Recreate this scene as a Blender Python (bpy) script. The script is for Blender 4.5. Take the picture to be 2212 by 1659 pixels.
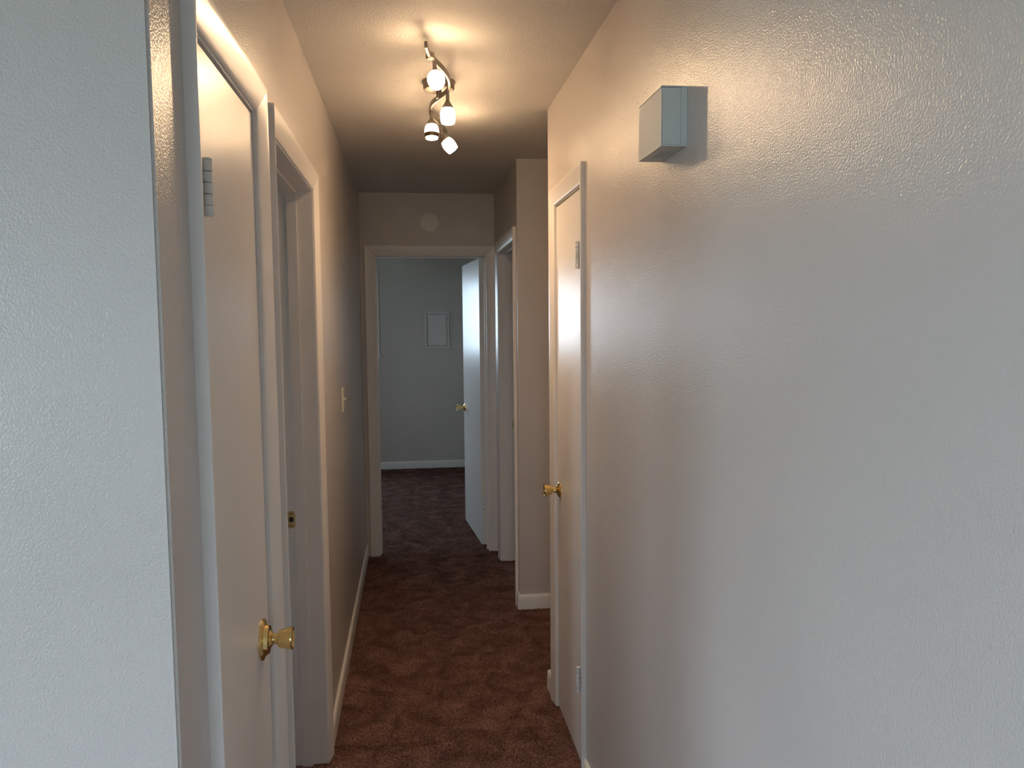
import bpy, bmesh, math
import numpy as np
from mathutils import Vector, Matrix

for o in list(bpy.data.objects):
    bpy.data.objects.remove(o)
SC = bpy.context.scene
COL = SC.collection

# ------------------------------------------------------------------ camera
CAM_H = 1.578
F_PX, YAW, PITCH, ROLL = 1675.6, math.radians(7.387), math.radians(4.457), math.radians(-0.516)
fw = Vector((math.sin(YAW) * math.cos(PITCH), math.cos(YAW) * math.cos(PITCH), -math.sin(PITCH)))
rt = Vector((math.cos(YAW), -math.sin(YAW), 0))
up = rt.cross(fw)
r2 = rt * math.cos(ROLL) + up * math.sin(ROLL)
u2 = -rt * math.sin(ROLL) + up * math.cos(ROLL)
cd = bpy.data.cameras.new('camera')
cd.sensor_fit = 'HORIZONTAL'
cd.sensor_width = 36.0
cd.lens = 36.0 * F_PX / 2212.0
cd.clip_start = 0.02
cam = bpy.data.objects.new('camera', cd)
m = Matrix((r2, u2, -fw)).transposed().to_4x4()
m.translation = Vector((0, 0, CAM_H))
cam.matrix_world = m
COL.objects.link(cam)
SC.camera = cam

# ------------------------------------------------------------------ world, exposure
W = bpy.data.worlds.new('overcast_sky')
SC.world = W
W.use_nodes = True
bg = W.node_tree.nodes['Background']
bg.inputs[0].default_value = (0.67, 0.82, 1.0, 1)
bg.inputs[1].default_value = 15.0
vs = SC.view_settings
vs.view_transform = 'Standard'
vs.look = 'None'
vs.exposure = 0.0
vs.gamma = 1.0
vs.use_curve_mapping = False
LAMP_RGB = (1.0, 0.67, 0.39)
LAMP_STRENGTH = 60.0
BULB_STRENGTH = 1650.0

# the two windows: x0, x1, z0, z1 and the y of their wall (living room behind the camera, bedroom at the far end)
LIV_WIN = (-1.05, -0.1, 0.75, 2.1, -3.2)
LIV_WIN2 = (-2.9, 0.1, 0.55, 2.15, -3.4)   # y0, y1, z0, z1 and the x of the living room's left wall
SIDE_ADDED_WIN = (2.45, 2.95, 1.20, 2.05, -2.7)       # unseen window added to brighten the room behind the left open doorway
BED_ADDED_WIN = (5.6, 6.05, 1.2, 2.05, -2.7)        # y0, y1, z0, z1, x of the bedroom's left wall; unseen, added to light the bedroom
BED_WIN = (-1.75, -0.40, 1.24, 2.08, 8.495)


def portal(name, x0, x1, z0, z1, y, facing):
    L = bpy.data.lights.new(name, 'AREA')
    L.shape = 'RECTANGLE'
    L.size = x1 - x0
    L.size_y = z1 - z0
    L.cycles.is_portal = True
    o = bpy.data.objects.new(name, L)
    o.location = ((x0 + x1) / 2, y, (z0 + z1) / 2)
    o.rotation_euler = (math.radians(90 if facing > 0 else -90), 0, 0)
    COL.objects.link(o)


portal('window_daylight', *LIV_WIN[:4], LIV_WIN[4] - 0.14, 1)
for w_ in (LIV_WIN2, BED_ADDED_WIN, SIDE_ADDED_WIN):
    portal('window_daylight', *w_[:4], w_[4] - 0.14, 1)
    po = COL.objects[-1]
    po.location = (w_[4] - 0.14, (w_[0] + w_[1]) / 2, (w_[2] + w_[3]) / 2)
    po.rotation_euler = (math.radians(90), 0, math.radians(-90))
portal('window_daylight', *BED_WIN[:4], BED_WIN[4] + 0.14, -1)

# ------------------------------------------------------------------ main dimensions
XL, XR = -0.325, 0.572          # hall walls
YE = 5.273                      # hall end wall
H = 2.448                       # ceiling
T = 0.12                        # wall thickness
YF = 1.075                      # living room wall with the hall's left corner
YC, YS = 3.205, 4.149           # side passage on the right
D1 = (1.290, 1.756)             # closet door, left
D2 = (1.992, 2.752)             # open doorway, left
DR = (2.577, 3.043)             # closet door, right
D4 = (4.275, 5.035)             # open doorway, far right
DE = (-0.231, 0.513)            # end doorway
ZD = 2.036                      # opening height
YB = 8.495                      # bedroom far wall


# ------------------------------------------------------------------ materials
def new_mat(name):
    mt = bpy.data.materials.new(name)
    mt.use_nodes = True
    nt = mt.node_tree
    b = nt.nodes['Principled BSDF']
    return mt, nt, b


def paint(name, col, rough, scale, dist, strength=1.0, var=0.03, detail=2.0, spec=0.5, mottling=2.5):
    """painted surface: orange peel relief, faint roller mottling"""
    mt, nt, b = new_mat(name)
    N, L = nt.nodes, nt.links
    geo = N.new('ShaderNodeNewGeometry')
    n1 = N.new('ShaderNodeTexNoise')
    n1.inputs['Scale'].default_value = scale
    n1.inputs['Detail'].default_value = detail
    L.new(geo.outputs['Position'], n1.inputs['Vector'])
    bp = N.new('ShaderNodeBump')
    bp.inputs['Strength'].default_value = strength
    bp.inputs['Distance'].default_value = dist
    L.new(n1.outputs[0], bp.inputs['Height'])
    L.new(bp.outputs[0], b.inputs['Normal'])
    n2 = N.new('ShaderNodeTexNoise')
    n2.inputs['Scale'].default_value = mottling
    n2.inputs['Detail'].default_value = 4.0
    L.new(geo.outputs['Position'], n2.inputs['Vector'])
    rp = N.new('ShaderNodeValToRGB')
    rp.color_ramp.elements[0].position = 0.3
    rp.color_ramp.elements[1].position = 0.7
    rp.color_ramp.elements[0].color = tuple(c * (1 - var) for c in col) + (1,)
    rp.color_ramp.elements[1].color = tuple(min(1, c * (1 + var)) for c in col) + (1,)
    L.new(n2.outputs[0], rp.inputs[0])
    L.new(rp.outputs[0], b.inputs['Base Color'])
    mr = N.new('ShaderNodeMapRange')
    mr.inputs['To Min'].default_value = max(0.285, rough - 0.02)
    mr.inputs['To Max'].default_value = max(0.285, rough - 0.02) + 0.05
    L.new(n2.outputs[0], mr.inputs['Value'])
    L.new(mr.outputs[0], b.inputs['Roughness'])
    b.inputs['Specular IOR Level'].default_value = spec
    return mt


def metal(name, col, rough, brushed=0.0):
    mt, nt, b = new_mat(name)
    N, L = nt.nodes, nt.links
    b.inputs['Metallic'].default_value = 1.0
    tc = N.new('ShaderNodeTexCoord')
    n = N.new('ShaderNodeTexNoise')
    n.inputs['Scale'].default_value = 60.0
    L.new(tc.outputs['Object'], n.inputs['Vector'])
    mr = N.new('ShaderNodeMapRange')
    mr.inputs['To Min'].default_value = max(0.02, rough - 0.05)
    mr.inputs['To Max'].default_value = rough + 0.07
    L.new(n.outputs[0], mr.inputs['Value'])
    L.new(mr.outputs[0], b.inputs['Roughness'])
    mx = N.new('ShaderNodeMixRGB')
    mx.inputs[1].default_value = tuple(c * 0.92 for c in col) + (1,)
    mx.inputs[2].default_value = tuple(col) + (1,)
    L.new(n.outputs[0], mx.inputs[0])
    L.new(mx.outputs[0], b.inputs['Base Color'])
    return mt


def plain(name, col, rough, spec=0.5):
    return paint(name, col, rough, 300.0, 0.0002, 0.3, 0.02, 1.0, spec)


M_WALL = paint('wall_paint', (0.59, 0.545, 0.515), 0.28, 290.0, 0.0016, 0.6, 0.025, 1.0, 0.5)
M_CEIL = paint('ceiling_stipple', (0.72, 0.695, 0.655), 0.75, 170.0, 0.005, 0.6, 0.03, 4.0, 0.3)
M_TRIM = paint('trim_enamel', (0.80, 0.765, 0.735), 0.32, 150.0, 0.0004, 0.25, 0.02, 2.0, 0.5)
M_DOOR = paint('door_enamel', (0.78, 0.745, 0.71), 0.30, 160.0, 0.0006, 0.35, 0.02, 3.0, 0.42)
M_BASE = paint('baseboard_enamel', (0.86, 0.84, 0.80), 0.28, 150.0, 0.0004, 0.2, 0.02, 2.0, 0.5)
M_HINGE = paint('painted_hinge', (0.72, 0.72, 0.70), 0.35, 200.0, 0.001, 0.4, 0.10, 3.0, 0.5, 40.0)
M_CHIME = plain('chime_plastic', (0.60, 0.64, 0.62), 0.45)
M_CHIMEF = paint('chime_front_weave', (0.62, 0.63, 0.60), 0.6, 900.0, 0.001, 0.6, 0.04, 1.0, 0.4, 400.0)
M_SWITCH = plain('switch_plastic', (0.86, 0.83, 0.72), 0.35)
M_COVER = plain('cover_plate_paint', (0.86, 0.82, 0.74), 0.45)
M_DARK = plain('dark_recess', (0.03, 0.025, 0.02), 0.8)
M_RUBBER = plain('white_rubber', (0.75, 0.75, 0.74), 0.5)
M_BRASS = metal('polished_brass', (0.83, 0.62, 0.26), 0.16)
M_BRASSD = metal('dull_brass', (0.66, 0.52, 0.27), 0.34)
M_NICKEL = metal('brushed_nickel', (0.26, 0.23, 0.20), 0.45)
M_RING = plain('dark_bronze', (0.045, 0.03, 0.018), 0.5, 0.3)
M_PANEL = plain('panel_enamel', (0.67, 0.635, 0.605), 0.32)
M_OUT = plain('outdoor_ground', (0.22, 0.24, 0.18), 0.9)


def carpet_mat(name):
    mt, nt, b = new_mat(name)
    N, L = nt.nodes, nt.links
    geo = N.new('ShaderNodeNewGeometry')
    n1 = N.new('ShaderNodeTexNoise')          # trodden patches
    n1.inputs['Scale'].default_value = 9.0
    n1.inputs['Detail'].default_value = 5.0
    n1.inputs['Roughness'].default_value = 0.6
    n1.inputs['Distortion'].default_value = 0.7
    L.new(geo.outputs['Position'], n1.inputs['Vector'])
    n2 = N.new('ShaderNodeTexNoise')          # tufts
    n2.inputs['Scale'].default_value = 110.0
    n2.inputs['Detail'].default_value = 5.0
    L.new(geo.outputs['Position'], n2.inputs['Vector'])
    r1 = N.new('ShaderNodeValToRGB')
    r1.color_ramp.elements[0].position = 0.35
    r1.color_ramp.elements[1].position = 0.68
    r1.color_ramp.elements[0].color = (0.112, 0.062, 0.050, 1)
    r1.color_ramp.elements[1].color = (0.250, 0.146, 0.122, 1)
    L.new(n1.outputs[0], r1.inputs[0])
    r2_ = N.new('ShaderNodeValToRGB')
    r2_.color_ramp.elements[0].position = 0.3
    r2_.color_ramp.elements[1].position = 0.7
    r2_.color_ramp.elements[0].color = (0.34, 0.31, 0.31, 1)
    r2_.color_ramp.elements[1].color = (1.6, 1.55, 1.55, 1)
    L.new(n2.outputs[0], r2_.inputs[0])
    mx = N.new('ShaderNodeMixRGB')
    mx.blend_type = 'MULTIPLY'
    mx.inputs[0].default_value = 1.0
    L.new(r1.outputs[0], mx.inputs[1])
    L.new(r2_.outputs[0], mx.inputs[2])
    L.new(mx.outputs[0], b.inputs['Base Color'])
    bp = N.new('ShaderNodeBump')
    bp.inputs['Strength'].default_value = 0.8
    bp.inputs['Distance'].default_value = 0.006
    L.new(n2.outputs[0], bp.inputs['Height'])
    L.new(bp.outputs[0], b.inputs['Normal'])
    b.inputs['Roughness'].default_value = 0.95
    b.inputs['Specular IOR Level'].default_value = 0.1
    return mt


M_CARPET = carpet_mat('brown_carpet')


def shade_mat(name, strength):
    mt, nt, b = new_mat(name)
    b.inputs['Base Color'].default_value = (0.9, 0.87, 0.8, 1)
    b.inputs['Roughness'].default_value = 0.4
    b.inputs['Emission Color'].default_value = LAMP_RGB + (1,)
    b.inputs['Emission Strength'].default_value = strength
    return mt


M_SHADE = shade_mat('glowing_frosted_glass', LAMP_STRENGTH)
M_BULB = shade_mat('halogen_bulb', BULB_STRENGTH)


def glass_mat():
    mt = bpy.data.materials.new('window_glass')
    mt.use_nodes = True
    nt = mt.node_tree
    nt.nodes.clear()
    o = nt.nodes.new('ShaderNodeOutputMaterial')
    t = nt.nodes.new('ShaderNodeBsdfTransparent')
    t.inputs[0].default_value = (0.95, 0.97, 0.96, 1)
    g = nt.nodes.new('ShaderNodeBsdfGlossy')
    g.inputs['Roughness'].default_value = 0.02
    x = nt.nodes.new('ShaderNodeMixShader')
    x.inputs[0].default_value = 0.06
    nt.links.new(t.outputs[0], x.inputs[1])
    nt.links.new(g.outputs[0], x.inputs[2])
    nt.links.new(x.outputs[0], o.inputs[0])
    return mt


M_GLASS = glass_mat()


# ------------------------------------------------------------------ mesh helpers
class MB:
    """collects vertices and faces in world space; build() makes ONE object"""

    def __init__(self):
        self.v, self.f = [], []

    def add(self, vs_, fs_):
        n = len(self.v)
        self.v += [tuple(p) for p in vs_]
        self.f += [tuple(i + n for i in q) for q in fs_]
        return self

    def box(self, x0, x1, y0, y1, z0, z1):
        vs_ = [(x, y, z) for x in (x0, x1) for y in (y0, y1) for z in (z0, z1)]
        return self.add(vs_, [(0, 1, 3, 2), (4, 6, 7, 5), (0, 4, 5, 1), (2, 3, 7, 6), (0, 2, 6, 4), (1, 5, 7, 3)])

    def lathe(self, prof, mat, seg=32, close=False):
        """prof: (s along axis, r); mat: Matrix placing local Z axis"""
        vs_, fs_ = [], []
        k = len(prof)
        for s, r in prof:
            for i in range(seg):
                a = 2 * math.pi * i / seg
                vs_.append(mat @ Vector((r * math.cos(a), r * math.sin(a), s)))
        for j in range(k - 1):
            for i in range(seg):
                i2 = (i + 1) % seg
                fs_.append((j * seg + i, j * seg + i2, (j + 1) * seg + i2, (j + 1) * seg + i))
        if close:
            for i in range(seg):
                i2 = (i + 1) % seg
                fs_.append(((k - 1) * seg + i, (k - 1) * seg + i2, i2, i))
        else:
            fs_.append(tuple(range(seg))[::-1])
            fs_.append(tuple((k - 1) * seg + i for i in range(seg)))
        return self.add(vs_, fs_)

    def tube(self, pts, rad, seg=12):
        pts = [Vector(p) for p in pts]
        vs_, fs_ = [], []
        n = len(pts)
        ref = Vector((0, 0, 1))
        for i, p in enumerate(pts):
            d = (pts[min(i + 1, n - 1)] - pts[max(i - 1, 0)]).normalized()
            rf = ref if abs(d.z) < 0.9 else Vector((1, 0, 0))
            s = d.cross(rf).normalized()
            q = s.cross(d).normalized()
            for k in range(seg):
                a = 2 * math.pi * k / seg
                vs_.append(p + (s * math.cos(a) + q * math.sin(a)) * rad)
        for j in range(n - 1):
            for k in range(seg):
                k2 = (k + 1) % seg
                fs_.append((j * seg + k, j * seg + k2, (j + 1) * seg + k2, (j + 1) * seg + k))
        fs_.append(tuple(range(seg))[::-1])
        fs_.append(tuple((n - 1) * seg + k for k in range(seg)))
        return self.add(vs_, fs_)

    def build(self, name, mat, parent=None, bevel=0.0, smooth=True, origin=None, seg=2):
        base = Vector(origin) if origin is not None else Vector((0, 0, 0))
        me = bpy.data.meshes.new(name)
        bm = bmesh.new()
        vv = [bm.verts.new(Vector(p) - base) for p in self.v]
        for q in self.f:
            try:
                bm.faces.new([vv[i] for i in q])
            except ValueError:
                pass
        bmesh.ops.remove_doubles(bm, verts=bm.verts, dist=1e-6)
        bmesh.ops.recalc_face_normals(bm, faces=bm.faces)
        if bevel > 0:
            ed = [e for e in bm.edges if len(e.link_faces) == 2 and e.calc_face_angle(0) > 0.6]
            bmesh.ops.bevel(bm, geom=ed, offset=bevel, segments=seg, affect='EDGES', clamp_overlap=True)
        bm.to_mesh(me)
        bm.free()
        if smooth:
            me.polygons.foreach_set('use_smooth', [True] * len(me.polygons))
            me.set_sharp_from_angle(angle=math.radians(35))
        me.materials.append(mat)
        o = bpy.data.objects.new(name, me)
        COL.objects.link(o)
        if parent is not None:
            o.parent = parent
            o.location = base - wloc(parent)
        else:
            o.location = base
        return o


def wloc(o):
    v = Vector(o.location)
    while o.parent is not None:
        o = o.parent
        v += Vector(o.location)
    return v


def tag(o, label, cat, kind=None, group=None):
    o['label'] = label
    o['category'] = cat
    if kind:
        o['kind'] = kind
    if group:
        o['group'] = group
    return o


def empty(name, loc):
    o = bpy.data.objects.new(name, None)
    o.empty_display_size = 0.05
    o.location = loc
    COL.objects.link(o)
    return o


def axis_mat(origin, direction):
    d = Vector(direction).normalized()
    rf = Vector((0, 0, 1)) if abs(d.z) < 0.9 else Vector((0, 1, 0))
    x = rf.cross(d).normalized()
    y = d.cross(x)
    mt = Matrix((x, y, d)).transposed().to_4x4()
    mt.translation = Vector(origin)
    return mt


# ------------------------------------------------------------------ setting: walls, ceiling, floor
def wall_x(name, x0, x1, y0, y1, holes, label, bevel=0.0):
    """wall that runs along y, with door holes (ya, yb, ztop)"""
    b = MB()
    y = y0
    for hole in holes:
        ya, yb, zt = hole[:3]
        b.box(x0, x1, y, ya, 0, H)
        b.box(x0, x1, ya, yb, zt, H)
        if len(hole) > 3:
            b.box(x0, x1, ya, yb, 0, hole[3])
        y = yb
    b.box(x0, x1, y, y1, 0, H)
    return tag(b.build(name, M_WALL, smooth=False), label, 'wall', 'structure')


def wall_y(name, y0, y1, x0, x1, holes, label):
    """wall along x, with holes (xa, xb, z0, z1)"""
    b = MB()
    x = x0
    for (xa, xb, za, zt) in holes:
        b.box(x, xa, y0, y1, 0, H)
        b.box(xa, xb, y0, y1, zt, H)
        if za > 0:
            b.box(xa, xb, y0, y1, 0, za)
        x = xb
    b.box(x, x1, y0, y1, 0, H)
    return tag(b.build(name, M_WALL, smooth=False), label, 'wall', 'structure')


J = 0.018   # jamb board thickness; the rough opening is wider by this
wl = wall_x('wall_left', XL - T, XL, YF + T, YE + T, [(D1[0] - J, D1[1] + J, ZD + J), (D2[0] - J, D2[1] + J, ZD + J)],
            'tan painted left hallway wall holding two door frames and a light switch')
wall_y('wall_front', YF, YF + T, -3.4, XL, [], 'pale daylit textured wall at the left edge, ending in the hallway corner')
wr = wall_x('wall_right', XR, XR + T, -3.2 - T, YC, [(DR[0] - J, DR[1] + J, ZD + J)],
            'long glossy grey textured wall on the right carrying the chime box')
wall_x('wall_far_right', XR, XR + T, YS, YE + T, [(D4[0] - J, D4[1] + J, ZD + J)],
       'short right wall past the side passage, holding the far right doorway')
wall_y('wall_passage_far', YS, YS + T, XR + T, 2.4 + T, [], 'tan wall of the side passage facing the camera, low baseboard on it')
wall_y('wall_passage_near', YC - T, YC, XR + T, 1.75, [], 'near wall of the side passage behind the right closet door')
wall_x('wall_passage_end', 1.75, 1.75 + T, YC - T, YS + T, [], 'end wall of the side passage on the right')
wall_y('wall_end', YE, YE + T, XL, XR, [(DE[0] - J, DE[1] + J, 0, ZD + J)],
       'tan hallway end wall above and around the open bedroom doorway')
# bedroom at the end
wall_y('wall_bedroom_far', YB, YB + T, -2.7, 0.78, [(BED_WIN[0], BED_WIN[1], BED_WIN[2], BED_WIN[3])],
       'blue grey bedroom wall seen through the end doorway, with breaker panel')
wall_x('wall_bedroom_right', 0.78, 0.78 + T, YE + T, YB + T, [], 'right bedroom wall behind the open blue door')
wall_x('wall_bedroom_left', -2.7 - T, -2.7, YE, YB + T, [(BED_ADDED_WIN[0], BED_ADDED_WIN[1], BED_ADDED_WIN[3], BED_ADDED_WIN[2])], 'left bedroom wall out of sight beyond the end doorway')
wall_y('wall_bedroom_near', YE, YE + T, -2.7, XL - T, [], 'near bedroom wall left of the hallway end')
# living room behind the camera
wall_y('wall_back', -3.2 - T, -3.2, -3.4, XR, [(LIV_WIN[0], LIV_WIN[1], LIV_WIN[2], LIV_WIN[3])],
       'living room window wall behind the camera')
wall_x('wall_living_left', -3.4 - T, -3.4, -3.2 - T, YF + T, [(LIV_WIN2[0], LIV_WIN2[1], LIV_WIN2[3], LIV_WIN2[2])], 'left living room wall beside the camera')
# rooms behind the two open doorways and the closets
wall_x('wall_side_room_left', -2.7 - T, -2.7, YF + T, YE, [(SIDE_ADDED_WIN[0], SIDE_ADDED_WIN[1], SIDE_ADDED_WIN[3], SIDE_ADDED_WIN[2])], 'far wall of the room behind the left open doorway')
wall_y('wall_closet_left', D1[1] + 0.10, D1[1] + 0.16, -2.7, XL - T, [], 'partition between left closet and left side room')
wall_x('wall_side_room_right', 2.4, 2.4 + T, YS + T, YE + T, [], 'far wall of the room behind the far right doorway')
wall_y('wall_right_room_far', YE + T + 0.001, YE + 2 * T, 0.78 + T, 2.4, [], 'back wall of the room behind the far right doorway')
wall_x('wall_closet_right', 1.2, 1.2 + 0.06, 2.3, YC - T, [], 'back wall of the right closet')
wall_y('wall_closet_side', 2.24, 2.3, XR + T, 1.26, [], 'side wall of the right closet')

b = MB().box(-3.6, 2.6, -3.4, 8.7, H, H + 0.1)
tag(b.build('ceiling', M_CEIL, smooth=False), 'stippled off white hallway ceiling with the track light', 'ceiling', 'structure')
b = MB().box(-3.6, 2.6, -3.4, 8.7, -0.1, 0.0)
tag(b.build('floor', M_CARPET, smooth=False), 'dark reddish brown carpeted floor of the hallway', 'floor', 'structure')
b = MB().box(-40, 40, -40, 45, -0.5, -0.4)
tag(b.build('ground', M_OUT, smooth=False), 'ground outside the windows', 'ground', 'structure')



def round_corner(o, x, y, r):
    """drywall corner bead: round one vertical edge of a wall"""
    bm = bmesh.new()
    bm.from_mesh(o.data)
    ed = [e for e in bm.edges if all(abs(v.co.x - x) < 1e-4 and abs(v.co.y - y) < 1e-4 for v in e.verts)]
    bmesh.ops.bevel(bm, geom=ed, offset=r, segments=4, affect='EDGES')
    bm.to_mesh(o.data)
    bm.free()
    o.data.polygons.foreach_set('use_smooth', [True] * len(o.data.polygons))
    o.data.set_sharp_from_angle(angle=math.radians(35))


round_corner(bpy.data.objects['wall_front'], XL, YF, 0.004)
round_corner(bpy.data.objects['wall_right'], XR, YC, 0.004)
round_corner(bpy.data.objects['wall_far_right'], XR, YS, 0.004)

# nail holes in the right wall
for yy, zz in ((1.924, 2.123), (2.065, 2.12)):
    MB().lathe([(0, 0.0016), (0.0004, 0.0013)], axis_mat((XR, yy, zz), (-1, 0, 0)), 10).build('nail_hole', M_DARK, wr, origin=(XR, yy, zz))


# carpet pile in the part of the hall that can be seen: short leaning tufts
def carpet_pile():
    rng = np.random.default_rng(4)
    areas = [(XL, XR, 2.2, YE, 70000), (XR, 1.0, YC, YS, 12000), (-0.5, 0.6, YE, YB, 60000)]
    P = []
    for (x0, x1, y0, y1, n) in areas:
        P.append(np.stack([rng.uniform(x0, x1, n), rng.uniform(y0, y1, n)], 1))
    P = np.concatenate(P)
    n = len(P)
    a = rng.uniform(0, 2 * np.pi, n)
    wdt = rng.uniform(0.0016, 0.0030, n)
    hgt = rng.uniform(0.004, 0.009, n)
    lean = rng.uniform(0, 0.005, n)
    la = rng.uniform(0, 2 * np.pi, n)
    V = np.zeros((n, 4, 3), np.float32)
    for k in range(3):
        V[:, k, 0] = P[:, 0] + wdt * np.cos(a + k * 2.094)
        V[:, k, 1] = P[:, 1] + wdt * np.sin(a + k * 2.094)
        V[:, k, 2] = -0.001
    V[:, 3, 0] = P[:, 0] + lean * np.cos(la)
    V[:, 3, 1] = P[:, 1] + lean * np.sin(la)
    V[:, 3, 2] = hgt
    tri = np.array([[0, 1, 3], [1, 2, 3], [2, 0, 3]])
    F = (np.arange(n)[:, None, None] * 4 + tri[None]).reshape(-1, 3).astype(np.int32)
    me = bpy.data.meshes.new('carpet_pile')
    me.vertices.add(n * 4)
    me.vertices.foreach_set('co', V.reshape(-1))
    me.loops.add(len(F) * 3)
    me.loops.foreach_set('vertex_index', F.reshape(-1))
    me.polygons.add(len(F))
    me.polygons.foreach_set('loop_start', np.arange(len(F), dtype=np.int32) * 3)
    me.update()
    me.validate()
    me.materials.append(M_CARPET)
    o = bpy.data.objects.new('carpet_pile', me)
    COL.objects.link(o)
    tag(o, 'short reddish brown carpet pile covering the hallway floor', 'carpet', 'stuff')


carpet_pile()


# ------------------------------------------------------------------ door frames
class Frame:
    """maps wall coordinates (u along the wall, w out of the wall, z) to the world"""

    def __init__(self, kind, plane, sgn):
        self.kind, self.plane, self.sgn = kind, plane, sgn

    def p(self, u, w, z):
        if self.kind == 'x':
            return (self.plane + self.sgn * w, u, z)
        return (u, self.plane + self.sgn * w, z)

    def box(self, mb, u0, u1, w0, w1, z0, z1):
        a, c = self.p(u0, w0, z0), self.p(u1, w1, z1)
        return mb.box(min(a[0], c[0]), max(a[0], c[0]), min(a[1], c[1]), max(a[1], c[1]), z0, z1)

    def dirw(self):
        return (self.sgn, 0, 0) if self.kind == 'x' else (0, self.sgn, 0)


FL = Frame('x', XL, 1)
FR = Frame('x', XR, -1)
FE = Frame('y', YE, -1)
FB = Frame('y', YE + T, 1)      # bedroom side of the end wall

CASING_PROFILE = [(0.0, 0.0), (0.0, 0.0038), (0.0015, 0.0052), (0.008, 0.0072), (0.020, 0.0098), (0.034, 0.0126),
                  (0.047, 0.0150), (0.0555, 0.0163), (0.0590, 0.0163), (0.061, 0.0145), (0.061, 0.0)]
ROUND_PROFILE = [(0.0, 0.0), (0.0, 0.0038), (0.0015, 0.0055), (0.008, 0.0082), (0.020, 0.0118), (0.034, 0.0155),
                 (0.046, 0.0185), (0.054, 0.0200), (0.0585, 0.0200), (0.061, 0.0180), (0.061, 0.0)]


def casing(fr, u0, u1, zt, prof, parent, w_off=0.0, reveal=0.004):
    """mitred casing: two legs and a head, each a mesh of its own"""
    u0 -= reveal
    u1 += reveal
    zt += reveal
    n = len(prof)

    def strip(pa, pb):
        mb = MB()
        mb.add([fr.p(*q) for q in pa] + [fr.p(*q) for q in pb],
               [(i, (i + 1) % n, n + (i + 1) % n, n + i) for i in range(n)] + [tuple(range(n))[::-1], tuple(range(n, 2 * n))])
        o = mb.build('casing', M_TRIM, parent, origin=fr.p(*pa[0]))
        return o

    strip([(u0 - s, t + w_off, 0.0) for s, t in prof], [(u0 - s, t + w_off, zt + s) for s, t in prof])
    strip([(u1 + s, t + w_off, 0.0) for s, t in prof], [(u1 + s, t + w_off, zt + s) for s, t in prof])
    strip([(u0 - s, t + w_off, zt + s) for s, t in prof], [(u1 + s, t + w_off, zt + s) for s, t in prof])


def door_frame(name, fr, u0, u1, label, prof=CASING_PROFILE, stop=(-0.090, -0.053), both=None):
    c = empty(name, fr.p((u0 + u1) / 2, 0, 0))
    tag(c, label, 'door frame', 'structure')
    for (a, d) in ((u0 - J, u0), (u1, u1 + J)):
        fr.box(MB(), a, d, -T, 0.0, 0, ZD).build('jamb', M_TRIM, c, 0.001, origin=fr.p(a, 0, 0))
    fr.box(MB(), u0 - J, u1 + J, -T, 0.0, ZD, ZD + J).build('head_jamb', M_TRIM, c, 0.001, origin=fr.p(u0, 0, ZD))
    if stop:
        s0, s1 = stop
        fr.box(MB(), u0, u0 + 0.010, s0, s1, 0, ZD - 0.010).build('door_stop', M_TRIM, c, 0.0015, origin=fr.p(u0, s0, 0))
        fr.box(MB(), u1 - 0.010, u1, s0, s1, 0, ZD - 0.010).build('door_stop', M_TRIM, c, 0.0015, origin=fr.p(u1, s0, 0))
        fr.box(MB(), u0, u1, s0, s1, ZD - 0.010, ZD).build('door_stop', M_TRIM, c, 0.0015, origin=fr.p(u0, s0, ZD))
    casing(fr, u0, u1, ZD, prof, c)
    if both:
        casing(both, u0, u1, ZD, CASING_PROFILE, c)
    return c


t1 = door_frame('trim_1', FL, *D1, 'rounded white casing framing the near left closet door', ROUND_PROFILE, (-0.075, -0.041))
t2 = door_frame('trim_2', FL, *D2, 'white frame of the open left doorway with brass strike plate', CASING_PROFILE, (-0.088, -0.052))
t3 = door_frame('trim_3', FR, *DR, 'white casing framing the right closet door', CASING_PROFILE, (-0.075, -0.041))
t4 = door_frame('trim_4', FR, *D4, 'white frame of the far right doorway beside the hall end', CASING_PROFILE, (-0.078, -0.043))
t5 = door_frame('trim_5', FE, *DE, 'white frame of the end doorway into the bedroom', CASING_PROFILE, (-0.078, -0.043), both=FB)


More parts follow.
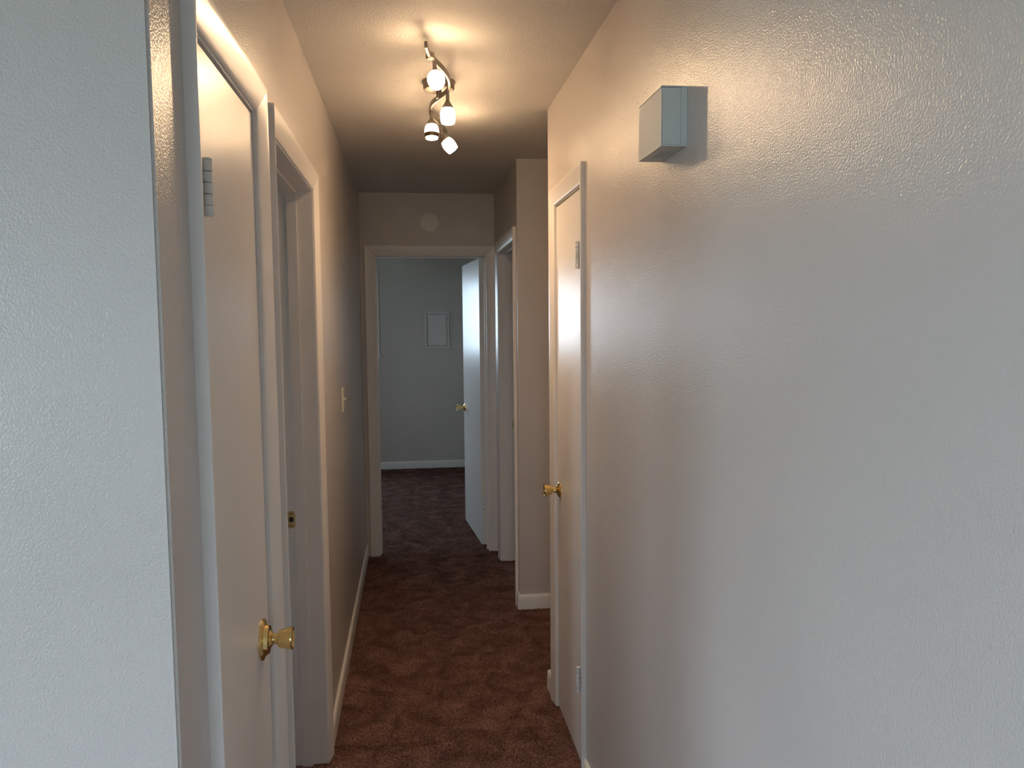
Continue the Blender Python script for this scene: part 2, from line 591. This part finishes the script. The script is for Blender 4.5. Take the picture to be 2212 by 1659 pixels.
def strike_plate(parent, fr, u, w0, w1, zc, hh):
    """brass plate on the far jamb, facing -u; D-shaped hole and two screws"""
    mid = (w0 + w1) / 2
    org = fr.p(u, mid, zc)
    mb = MB()
    n = 20
    # plate with a real D hole: ring of quads between the hole outline and the rectangle
    hw, hr = abs(w1 - w0) / 2, hh / 2
    out, inn = [], []
    for k in range(n):
        a = 2 * math.pi * k / n
        ca, sa = math.cos(a), math.sin(a)
        sc = min(hw / max(abs(ca), 1e-6), hr / max(abs(sa), 1e-6))
        out.append((ca * sc, sa * sc))
        r = 0.0095
        dx, dz = ca * r, sa * r
        if ca < 0:
            q = min(0.007 / max(abs(ca), 1e-6), 0.0095 / max(abs(sa), 1e-6))
            dx, dz = ca * q, sa * q
        inn.append((dx, dz))
    vs_ = []
    for d in (0.0, 0.0014):
        for L_ in (out, inn):
            vs_ += [fr.p(u - d, mid + x, zc + z) for x, z in L_]
    fs_ = []
    for k in range(n):
        k2 = (k + 1) % n
        fs_ += [(k, k2, n + k2, n + k), (2 * n + k, 2 * n + k2, 3 * n + k2, 3 * n + k),
                (k, k2, 2 * n + k2, 2 * n + k), (n + k, n + k2, 3 * n + k2, 3 * n + k)]
    mb.add(vs_, fs_)
    pl = mb.build('strike_plate', M_BRASSD, parent, origin=org)
    pl['label'] = 'brass strike plate with a D-shaped latch hole'
    dirn = (0, -1, 0) if fr.kind == 'x' else (-1, 0, 0)
    for s in (-1, 1):
        c = fr.p(u - 0.0014, mid, zc + s * hh * 0.36)
        MB().lathe([(0, 0.0036), (0.0004, 0.0034), (0.0009, 0.0018)], axis_mat(c, dirn), 14).build('screw', metal_screw, pl, origin=c)
    c = fr.p(u - 0.0002, mid, zc)
    MB().lathe([(0, 0.0105), (0.0004, 0.0105)], axis_mat(c, dirn), 16).build('latch_recess', M_DARK, pl, origin=c)


metal_screw = metal('aged_screw', (0.25, 0.19, 0.10), 0.4)
strike_plate(t2, FL, D2[1], -0.117, -0.089, 0.900, 0.060)
strike_plate(t4, FR, D4[1], -0.117, -0.080, 0.915, 0.060)


# ------------------------------------------------------------------ doors, knobs, hinges
def knob_parts(parent, pos, dirn, R, M=M_BRASS):
    m_ = axis_mat(pos, dirn)
    if R > 0.038:
        rs = [(0, R), (0.003, R), (0.0055, R * 0.94), (0.0075, R * 0.80), (0.012, R * 0.74), (0.0155, R * 0.66),
              (0.0165, R * 0.45), (0.020, R * 0.36), (0.022, 0.0135)]
    else:
        rs = [(0, R), (0.0025, R), (0.0045, R * 0.95), (0.0075, R * 0.80), (0.0105, R * 0.60), (0.0125, R * 0.48), (0.0150, 0.0125)]
    root = MB().lathe([(0.0335, 0.0155), (0.0345, 0.0180), (0.039, 0.0195), (0.049, 0.0220), (0.058, 0.0236), (0.0620, 0.0240),
                       (0.0638, 0.0236), (0.0645, 0.0222), (0.0640, 0.0205), (0.0615, 0.0185), (0.0608, 0.008), (0.0608, 0.002)],
                      m_, 40).build('door_knob', M, parent, origin=pos)
    root['label'] = 'polished brass tulip door knob'
    MB().lathe(rs, m_, 48).build('rosette', M, root, origin=pos)
    MB().lathe([(0.016, 0.0115), (0.022, 0.0125), (0.024, 0.0118), (0.032, 0.0118), (0.0335, 0.0128), (0.0352, 0.0128)],
               m_, 28).build('neck', M, root, origin=pos)
    return root


def barrel_hinge(parent, pos, side_u, fr, hgt=0.089, rad=0.0078):
    """painted butt hinge with its knuckles showing; side_u = direction of the jamb leaf"""
    x, y, z = pos
    n = 5
    wv = Vector(fr.dirw())
    lb = MB()
    # thin leaf edges behind the barrel
    c = Vector(pos) - wv * 0.0095
    lb.box(c.x - 0.0028, c.x + 0.0028, c.y - 0.018, c.y + 0.010, z - hgt / 2, z + hgt / 2)
    h = lb.build('hinge', M_HINGE, parent, 0.0005, origin=pos)
    h['label'] = 'painted over butt hinge'
    for k in range(n):
        z0 = z - hgt / 2 + k * hgt / n
        rr = rad * (1.0 if k % 2 == 0 else 0.93)
        MB().lathe([(0.0005, rr * 0.9), (0.0012, rr), (hgt / n - 0.0012, rr), (hgt / n - 0.0005, rr * 0.9)],
                   axis_mat((x, y, z0), (0, 0, 1)), 18).build('knuckle', M_HINGE, h, origin=(x, y, z0))
    MB().lathe([(0, rad * 0.9), (0.0015, rad * 1.05), (0.0035, rad * 0.9), (0.0042, rad * 0.4)],
               axis_mat((x, y, z + hgt / 2), (0, 0, 1)), 18).build('pin_head', M_HINGE, h, origin=(x, y, z + hgt / 2))


def closed_door(name, fr, u0, u1, knob_u, hinge_u, R, label, zk, zh):
    g = 0.003
    d = empty(name, fr.p((u0 + u1) / 2, -0.02, 0.0))
    tag(d, label, 'door', 'structure')
    fr.box(MB(), u0 + g, u1 - g, -0.040, -0.004, 0.009, ZD - 0.006).build('door_slab', M_DOOR, d, 0.0012, origin=fr.p((u0 + u1) / 2, -0.02, 0.0))
    knob_parts(d, fr.p(knob_u, -0.004, zk), fr.dirw(), R)
    for zc in zh:
        barrel_hinge(d, fr.p(hinge_u, 0.0085, zc), -1, fr)
    return d


closed_door('door_1', FL, *D1, 1.678, D1[0] + 0.021, 0.0440, 'closed white closet door on the near left with brass knob', 0.905, (1.797, 0.305))
closed_door('door_2', FR, *DR, 2.992, DR[0] + 0.022, 0.0315, 'closed glossy closet door on the right with brass knob', 0.918, (1.806, 0.321))


# open bedroom door, swung into the bedroom, hinged on the right jamb
def open_door():
    hp = Vector((DE[1] - 0.003, YE + T + 0.004, 0.0))
    d = empty('door_3', hp)
    tag(d, 'open blue white bedroom door at the hall end with brass knob', 'door', 'structure')
    ang = math.radians(5.2)
    th, wd = 0.035, 0.735
    # local: a along the door from the hinge, b = thickness towards -x
    av = Vector((-math.sin(ang), math.cos(ang), 0))
    bv = Vector((-math.cos(ang), -math.sin(ang), 0))
    o0 = hp + av * 0.004

    def P(a, b_, z):
        return o0 + av * a + bv * b_ + Vector((0, 0, z))

    mb = MB()
    mb.add([P(a, b_, z) for a in (0, wd) for b_ in (0, th) for z in (0.012, ZD - 0.006)],
           [(0, 1, 3, 2), (4, 6, 7, 5), (0, 4, 5, 1), (2, 3, 7, 6), (0, 2, 6, 4), (1, 5, 7, 3)])
    mb.build('door_slab', M_DOOR, d, 0.0012, origin=hp)
    knob_parts(d, P(wd - 0.062, th, 0.925), bv, 0.031)
    knob_parts(d, P(wd - 0.062, 0.0, 0.925), -bv, 0.031)
    for zc in (1.80, 0.27):
        lf = MB()
        lf.add([P(a, b_, z) for a in (-0.0015, 0.0006) for b_ in (0.001, th - 0.008) for z in (zc - 0.045, zc + 0.045)],
               [(0, 1, 3, 2), (4, 6, 7, 5), (0, 4, 5, 1), (2, 3, 7, 6), (0, 2, 6, 4), (1, 5, 7, 3)])
        h = lf.build('hinge', M_TRIM, d, 0.0004, origin=P(0, 0, zc))
        h['label'] = 'painted hinge leaf with three screws on the door edge'
        for (b_, dz) in ((0.012, 0.030), (0.019, 0.0), (0.012, -0.030)):
            c = P(-0.0015, b_, zc + dz)
            MB().lathe([(0, 0.0030), (0.0006, 0.0026), (0.0007, 0.001)], axis_mat(c, -av), 10).build('screw', M_DARK, h, origin=c)
        for k in range(5):
            z0 = zc - 0.045 + k * 0.018
            c = P(-0.003, -0.004, z0)
            MB().lathe([(0.0004, 0.0055), (0.001, 0.0062), (0.017, 0.0062), (0.0176, 0.0055)], axis_mat(c, (0, 0, 1)), 12).build(
                'knuckle', M_TRIM, h, origin=c)


open_door()


# ------------------------------------------------------------------ baseboards
BASE_PROFILE = [(0.0, 0.0), (0.0125, 0.0), (0.0125, 0.060), (0.0118, 0.070), (0.0098, 0.077), (0.0060, 0.0815), (0.0, 0.083)]


def baseboard(name, pts, label, hscale=1.0, outward=None):
    """sweep the profile along a polyline; outward normals lie on the left of the walking direction"""
    n = len(BASE_PROFILE)
    P = [Vector((p[0], p[1], 0)) for p in pts]
    mb = MB()
    rings = []
    for i, p in enumerate(P):
        ds = []
        if i > 0:
            ds.append((P[i] - P[i - 1]).normalized())
        if i < len(P) - 1:
            ds.append((P[i + 1] - P[i]).normalized())
        ns = [Vector((-d.y, d.x, 0)) for d in ds]
        nv = sum(ns, Vector((0, 0, 0)))
        nv = nv / (nv.length_squared / len(ns)) if len(ns) > 1 else ns[0]
        rings.append([p + nv * t + Vector((0, 0, z * hscale)) for t, z in BASE_PROFILE])
    vs_ = [q for r_ in rings for q in r_]
    fs_ = []
    for i in range(len(P) - 1):
        for k in range(n):
            k2 = (k + 1) % n
            fs_.append((i * n + k, i * n + k2, (i + 1) * n + k2, (i + 1) * n + k))
    fs_ += [tuple(range(n))[::-1], tuple((len(P) - 1) * n + k for k in range(n))]
    mb.add(vs_, fs_)
    return tag(mb.build(name, M_BASE, origin=P[0]), label, 'baseboard', 'structure')


CW = 0.065
baseboard('baseboard_left', [(XL, YE), (XL, D2[1] + CW)], 'white baseboard running along the left hall wall to the end')
baseboard('baseboard_left_gap', [(XL, D1[0] - CW), (XL, YF), (-3.4, YF)], 'white baseboard around the near left corner')
baseboard('baseboard_right', [(XR, -3.2), (XR, DR[0] - CW)], 'white baseboard at the foot of the near right wall')
baseboard('baseboard_right_corner', [(XR, DR[1] + CW), (XR, YC), (1.75, YC)], 'short white baseboard wrapping the corner past the right closet door')
baseboard('baseboard_passage', [(1.75, YS), (XR, YS), (XR, D4[0] - CW)], 'white baseboard on the side passage wall facing the camera')
baseboard('baseboard_bedroom', [(0.78, YE + T), (0.78, YB), (-2.7, YB)], 'white baseboard along the blue grey bedroom wall')


# ------------------------------------------------------------------ windows
def window(name, fr, u0, u1, z0, z1, label, panes):
    """fr: wall frame of the room side; panes side by side"""
    c = empty(name, fr.p((u0 + u1) / 2, 0, z0))
    tag(c, label, 'window', 'structure')
    f = 0.045
    for (a, d, e, g) in ((u0, u0 + f, z0, z1), (u1 - f, u1, z0, z1), (u0 + f, u1 - f, z0, z0 + f), (u0 + f, u1 - f, z1 - f, z1)):
        fr.box(MB(), a, d, -0.09, -0.05, e, g).build('window_frame', M_TRIM, c, 0.002, origin=fr.p(a, 0, e))
    wd = (u1 - u0 - 2 * f) / panes
    for k in range(panes):
        a = u0 + f + k * wd
        if k:
            fr.box(MB(), a - 0.018, a + 0.018, -0.09, -0.05, z0 + f, z1 - f).build('mullion', M_TRIM, c, 0.002, origin=fr.p(a, 0, z0))
        fr.box(MB(), a + (0.018 if k else 0), a + wd - (0.018 if k < panes - 1 else 0), -0.072, -0.068, z0 + f, z1 - f).build(
            'pane', M_GLASS, c, origin=fr.p(a, -0.07, z0))
    casing(fr, u0, u1, z1, CASING_PROFILE, c, reveal=0.002)
    fr.box(MB(), u0 - 0.07, u1 + 0.07, 0.0, 0.05, z0 - 0.022, z0).build('window_sill', M_TRIM, c, 0.003, origin=fr.p(u0, 0, z0))
    return c


def trim_window_legs(c, z0):
    """casing legs of a window stop at its sill"""
    for o in c.children:
        if o.name.startswith('casing'):
            me = o.data
            for v in me.vertices:
                zw = v.co.z + o.location.z + c.location.z
                if zw < z0:
                    v.co.z += z0 - zw


w1 = window('window_1', Frame('y', YB, -1), *BED_WIN[:4], 'bedroom window beyond the end doorway, its white casing just in view', 2)
trim_window_legs(w1, BED_WIN[2])
w2 = window('window_2', Frame('y', -3.2, 1), *LIV_WIN[:4], 'wide living room window behind the camera', 3)
trim_window_legs(w2, LIV_WIN[2])
w3 = window('window_3', Frame('x', -3.4, 1), *LIV_WIN2[:4], 'living room window in the left wall beside the camera', 3)
trim_window_legs(w3, LIV_WIN2[2])
w4 = window('added_window_4', Frame('x', -2.7, 1), *BED_ADDED_WIN[:4], 'unseen bedroom side window added for light beyond the end doorway', 1)
trim_window_legs(w4, BED_ADDED_WIN[2])
w5 = window('added_window_5', Frame('x', -2.7, 1), *SIDE_ADDED_WIN[:4], 'unseen window added to light the room behind the left open doorway', 1)
trim_window_legs(w5, SIDE_ADDED_WIN[2])


# ------------------------------------------------------------------ ceiling track light
def catmull(pts, n=8):
    P = [Vector(p) for p in pts]
    out = []
    for i in range(len(P) - 1):
        p0, p1, p2, p3 = P[max(i - 1, 0)], P[i], P[i + 1], P[min(i + 2, len(P) - 1)]
        for k in range(n):
            t = k / n
            out.append(0.5 * ((2 * p1) + (-p0 + p2) * t + (2 * p0 - 5 * p1 + 4 * p2 - p3) * t * t + (-p0 + 3 * p1 - 3 * p2 + p3) * t ** 3))
    out.append(P[-1])
    return out


def track_light():
    zc = 2.393
    cx, cy = 0.117, 2.876
    t = empty('track_light', (cx, cy, H))
    tag(t, 'brushed nickel ceiling track light with curved bar and four glowing glass shades', 'ceiling light')
    MB().lathe([(0, 0.060), (0.004, 0.060), (0.010, 0.0565), (0.026, 0.0555), (0.030, 0.053), (0.0315, 0.045), (0.033, 0.012)],
               axis_mat((cx, cy, H), (0, 0, -1)), 48).build('canopy', M_NICKEL, t, origin=(cx, cy, H))
    MB().lathe([(0.031, 0.010), (0.06, 0.010)], axis_mat((cx, cy, H), (0, 0, -1)), 20).build('bar_mount', M_NICKEL, t, origin=(cx, cy, H))
    pts = [(0.060, 2.365, zc + 0.006), (0.070, 2.42, zc), (0.092, 2.49, zc), (0.118, 2.56, zc), (0.138, 2.64, zc), (0.146, 2.72, zc),
           (0.143, 2.80, zc), (0.119, 2.876, zc), (0.097, 2.945, zc), (0.090, 3.03, zc), (0.097, 3.12, zc), (0.120, 3.20, zc),
           (0.146, 3.29, zc), (0.165, 3.37, zc)]
    path = catmull(pts, 6)
    # flat curved bar: rounded rectangle section
    mb = MB()
    sec = [(-0.0045, -0.008), (-0.003, -0.0095), (0.003, -0.0095), (0.0045, -0.008), (0.0045, 0.008), (0.003, 0.0095), (-0.003, 0.0095), (-0.0045, 0.008)]
    k = len(sec)
    vs_, fs_ = [], []
    for i, p in enumerate(path):
        d = (path[min(i + 1, len(path) - 1)] - path[max(i - 1, 0)])
        d.z = 0
        d.normalize()
        s = Vector((d.y, -d.x, 0))
        vs_ += [p + s * a + Vector((0, 0, b_)) for a, b_ in sec]
    for j in range(len(path) - 1):
        for i in range(k):
            i2 = (i + 1) % k
            fs_.append((j * k + i, j * k + i2, (j + 1) * k + i2, (j + 1) * k + i))
    fs_ += [tuple(range(k))[::-1], tuple((len(path) - 1) * k + i for i in range(k))]
    mb.add(vs_, fs_)
    mb.build('track_bar', M_NICKEL, t, origin=(cx, cy, zc))
    MB().lathe([(-0.003, 0.012), (0.0, 0.0135), (0.014, 0.0135), (0.017, 0.011)], axis_mat((0.0745, 2.437, zc + 0.004), (0, 0, -1)), 20).build(
        'end_knob', M_NICKEL, t, origin=(0.0745, 2.437, zc))

    # heads: bar point, pivot (top of the cap), axis direction of the shade
    heads = [((0.089, 2.482), 2.352, (0.05, -0.80, -0.60), False),
             ((0.1435, 2.795), 2.356, (0.0, -0.04, -1.0), False),
             ((0.0935, 3.035), 2.357, (0.0, -0.10, -1.0), True),
             ((0.142, 3.275), 2.352, (0.62, -0.05, -0.78), False)]
    for (bx, by), zp, ax, ring in heads:
        piv = Vector((bx, by, zp))
        mt = axis_mat(piv, ax)
        cap = MB().lathe([(-0.004, 0.004), (-0.002, 0.0075), (0.004, 0.0105), (0.014, 0.0165), (0.021, 0.0205), (0.024, 0.0210), (0.024, 0.012), (0.0, 0.003)],
                         mt, 32).build('lamp_head', M_NICKEL, t, origin=piv)
        MB().tube([(bx, by, zc - 0.008), (bx, by, zp - 0.002)], 0.0062, 16).build('stem', M_NICKEL, cap, origin=piv)
        sh = MB().lathe([(0.0235, 0.0195), (0.029, 0.0228), (0.038, 0.0258), (0.048, 0.0268), (0.060, 0.0260), (0.072, 0.0236), (0.0755, 0.0225),
                         (0.0755, 0.0207), (0.072, 0.0216), (0.060, 0.0240), (0.048, 0.0246), (0.038, 0.0236), (0.032, 0.0206), (0.0285, 0.004)],
                        mt, 32).build('glass_shade', M_SHADE, cap, origin=piv)
        sh['label'] = 'glowing frosted glass shade'
        MB().lathe([(0.031, 0.004), (0.036, 0.007), (0.045, 0.0115), (0.053, 0.0135), (0.060, 0.0125), (0.0655, 0.0085), (0.0675, 0.003)],
                   mt, 20).build('bulb', M_BULB, cap, origin=piv)
        if ring:
            MB().lathe([(0.0560, 0.0260), (0.0560, 0.0278), (0.0640, 0.0268), (0.0710, 0.0252), (0.0710, 0.0236)], mt, 32, close=True).build('shade_ring', M_RING, cap, origin=piv)


track_light()


# ------------------------------------------------------------------ door chime on the right wall
def chime():
    y0, y1, z0, z1 = 1.571, 1.731, 1.939, 2.060
    dp = 0.0545
    xf = XR - dp
    c = empty('door_chime', (XR, (y0 + y1) / 2, z0))
    tag(c, 'white box door chime mounted high on the glossy right wall', 'door chime')
    org = (XR, (y0 + y1) / 2, z0)
    MB().box(XR - 0.013, XR, y0, y1, z0 + 0.0028, z1 - 0.0028).build('back_plate', M_CHIME, c, 0.0008, origin=org)
    MB().box(xf + 0.001, XR - 0.0132, y0 + 0.0012, y1 - 0.0012, z0 + 0.0035, z1 - 0.0035).build('cover', M_CHIME, c, 0.0008, origin=org)
    MB().box(xf - 0.0006, xf + 0.0009, y0 + 0.0004, y1 - 0.0004, z0 + 0.0032, z1 - 0.0032).build('front_panel', M_CHIMEF, c, 0.0005, origin=org)
    MB().box(xf - 0.0012, XR, y0, y1, z1 - 0.0026, z1).build('top_lip', M_CHIME, c, 0.0006, origin=org)
    # bottom lip with a slotted sound opening
    ya, yb, xa, xb = y0 + 0.050, y1 - 0.045, xf + 0.015, XR - 0.014
    mb = MB()
    mb.box(xf - 0.0012, xa, y0, y1, z0, z0 + 0.0026)
    mb.box(xb, XR, y0, y1, z0, z0 + 0.0026)
    mb.box(xa, xb, y0, ya, z0, z0 + 0.0026)
    mb.box(xa, xb, yb, y1, z0, z0 + 0.0026)
    mb.build('bottom_lip', M_CHIME, c, 0.0, origin=org)
    n = 8
    for k in range(n):
        x = xa + (xb - xa) * (k + 0.5) / n
        MB().box(x - 0.0010, x + 0.0010, ya, yb, z0 + 0.0003, z0 + 0.0022).build('grille_slat', M_CHIME, c, 0.0, origin=(x, ya, z0))


chime()


# ------------------------------------------------------------------ light switch on the left wall
def light_switch():
    yc, zc = 3.708, 1.227
    c = empty('light_switch', (XL, yc, zc))
    tag(c, 'ivory toggle light switch on the left hall wall', 'light switch')
    MB().box(XL, XL + 0.0055, yc - 0.035, yc + 0.035, zc - 0.0585, zc + 0.0585).build('plate', M_SWITCH, c, 0.0025, origin=(XL, yc, zc), seg=3)
    MB().box(XL + 0.0050, XL + 0.0075, yc - 0.006, yc + 0.006, zc - 0.0125, zc + 0.0125).build('toggle_bezel', M_SWITCH, c, 0.0006, origin=(XL, yc, zc))
    tg = MB()
    tg.add([(XL + 0.006, yc - 0.004, zc - 0.004), (XL + 0.006, yc + 0.004, zc - 0.004), (XL + 0.006, yc + 0.004, zc + 0.005), (XL + 0.006, yc - 0.004, zc + 0.005),
            (XL + 0.019, yc - 0.0032, zc + 0.006), (XL + 0.019, yc + 0.0032, zc + 0.006), (XL + 0.0175, yc + 0.0032, zc + 0.011), (XL + 0.0175, yc - 0.0032, zc + 0.011)],
           [(0, 1, 2, 3), (4, 5, 6, 7), (0, 1, 5, 4), (1, 2, 6, 5), (2, 3, 7, 6), (3, 0, 4, 7)])
    tg.build('toggle', M_SWITCH, c, 0.0006, origin=(XL, yc, zc))
    for s in (-1, 1):
        p = (XL + 0.0054, yc, zc + s * 0.030)
        MB().lathe([(0, 0.0032), (0.0008, 0.0028), (0.001, 0.001)], axis_mat(p, (1, 0, 0)), 12).build('screw', M_SWITCH, c, origin=p)


light_switch()


# ------------------------------------------------------------------ round blank cover above the end door
def cover():
    p = (0.136, YE, 2.2545)
    c = empty('cover_plate', p)
    tag(c, 'round beige blank cover plate on the wall above the end doorway', 'cover plate')
    MB().lathe([(0, 0.0625), (0.003, 0.0625), (0.0052, 0.0610), (0.0060, 0.0585), (0.0062, 0.01)], axis_mat(p, (0, -1, 0)), 56).build('disc', M_COVER, c, origin=p)
    for dx in (-0.022, 0.029):
        q = (p[0] + dx, YE - 0.006, p[2] - 0.036 + (0.004 if dx > 0 else 0))
        MB().lathe([(0, 0.0036), (0.0008, 0.0032), (0.0012, 0.0012)], axis_mat(q, (0, -1, 0)), 14).build('screw', M_RUBBER, c, origin=q)


cover()


# ------------------------------------------------------------------ breaker panel on the bedroom wall
def breaker_panel():
    c = empty('breaker_panel', (0.28, YB, 1.285))
    tag(c, 'painted breaker panel with hinged door on the bedroom wall', 'breaker panel')
    org = (0.28, YB, 1.285)
    MB().box(0.100, 0.452, YB - 0.007, YB, 1.288, 1.752).build('flange', M_WALL, c, 0.0015, origin=org)
    # raised frame around the little door
    for (a, d, e, g) in ((0.152, 0.172, 1.320, 1.712), (0.396, 0.416, 1.320, 1.712), (0.172, 0.396, 1.320, 1.340), (0.172, 0.396, 1.692, 1.712)):
        MB().box(a, d, YB - 0.028, YB - 0.0069, e, g).build('panel_frame', M_PANEL, c, 0.003, origin=org)
    dr = MB().box(0.184, 0.386, YB - 0.016, YB - 0.0069, 1.352, 1.682).build('panel_door', M_PANEL, c, 0.002, origin=org)
    MB().box(0.194, 0.210, YB - 0.021, YB - 0.0159, 1.500, 1.530).build('latch', M_PANEL, dr, 0.001, origin=org)
    for zc in (1.42, 1.61):
        MB().lathe([(0, 0.004), (0.04, 0.004)], axis_mat((0.390, YB - 0.018, zc - 0.02), (0, 0, 1)), 12).build('panel_hinge', M_PANEL, dr, origin=(0.390, YB - 0.018, zc))
    for (x, z) in ((0.118, 1.305), (0.434, 1.305), (0.118, 1.735), (0.434, 1.735)):
        p = (x, YB - 0.007, z)
        MB().lathe([(0, 0.005), (0.0015, 0.0042), (0.002, 0.0015)], axis_mat(p, (0, -1, 0)), 12).build('screw', M_DARK if (x > 0.4 and z < 1.4) else M_PANEL, c, origin=p)


breaker_panel()
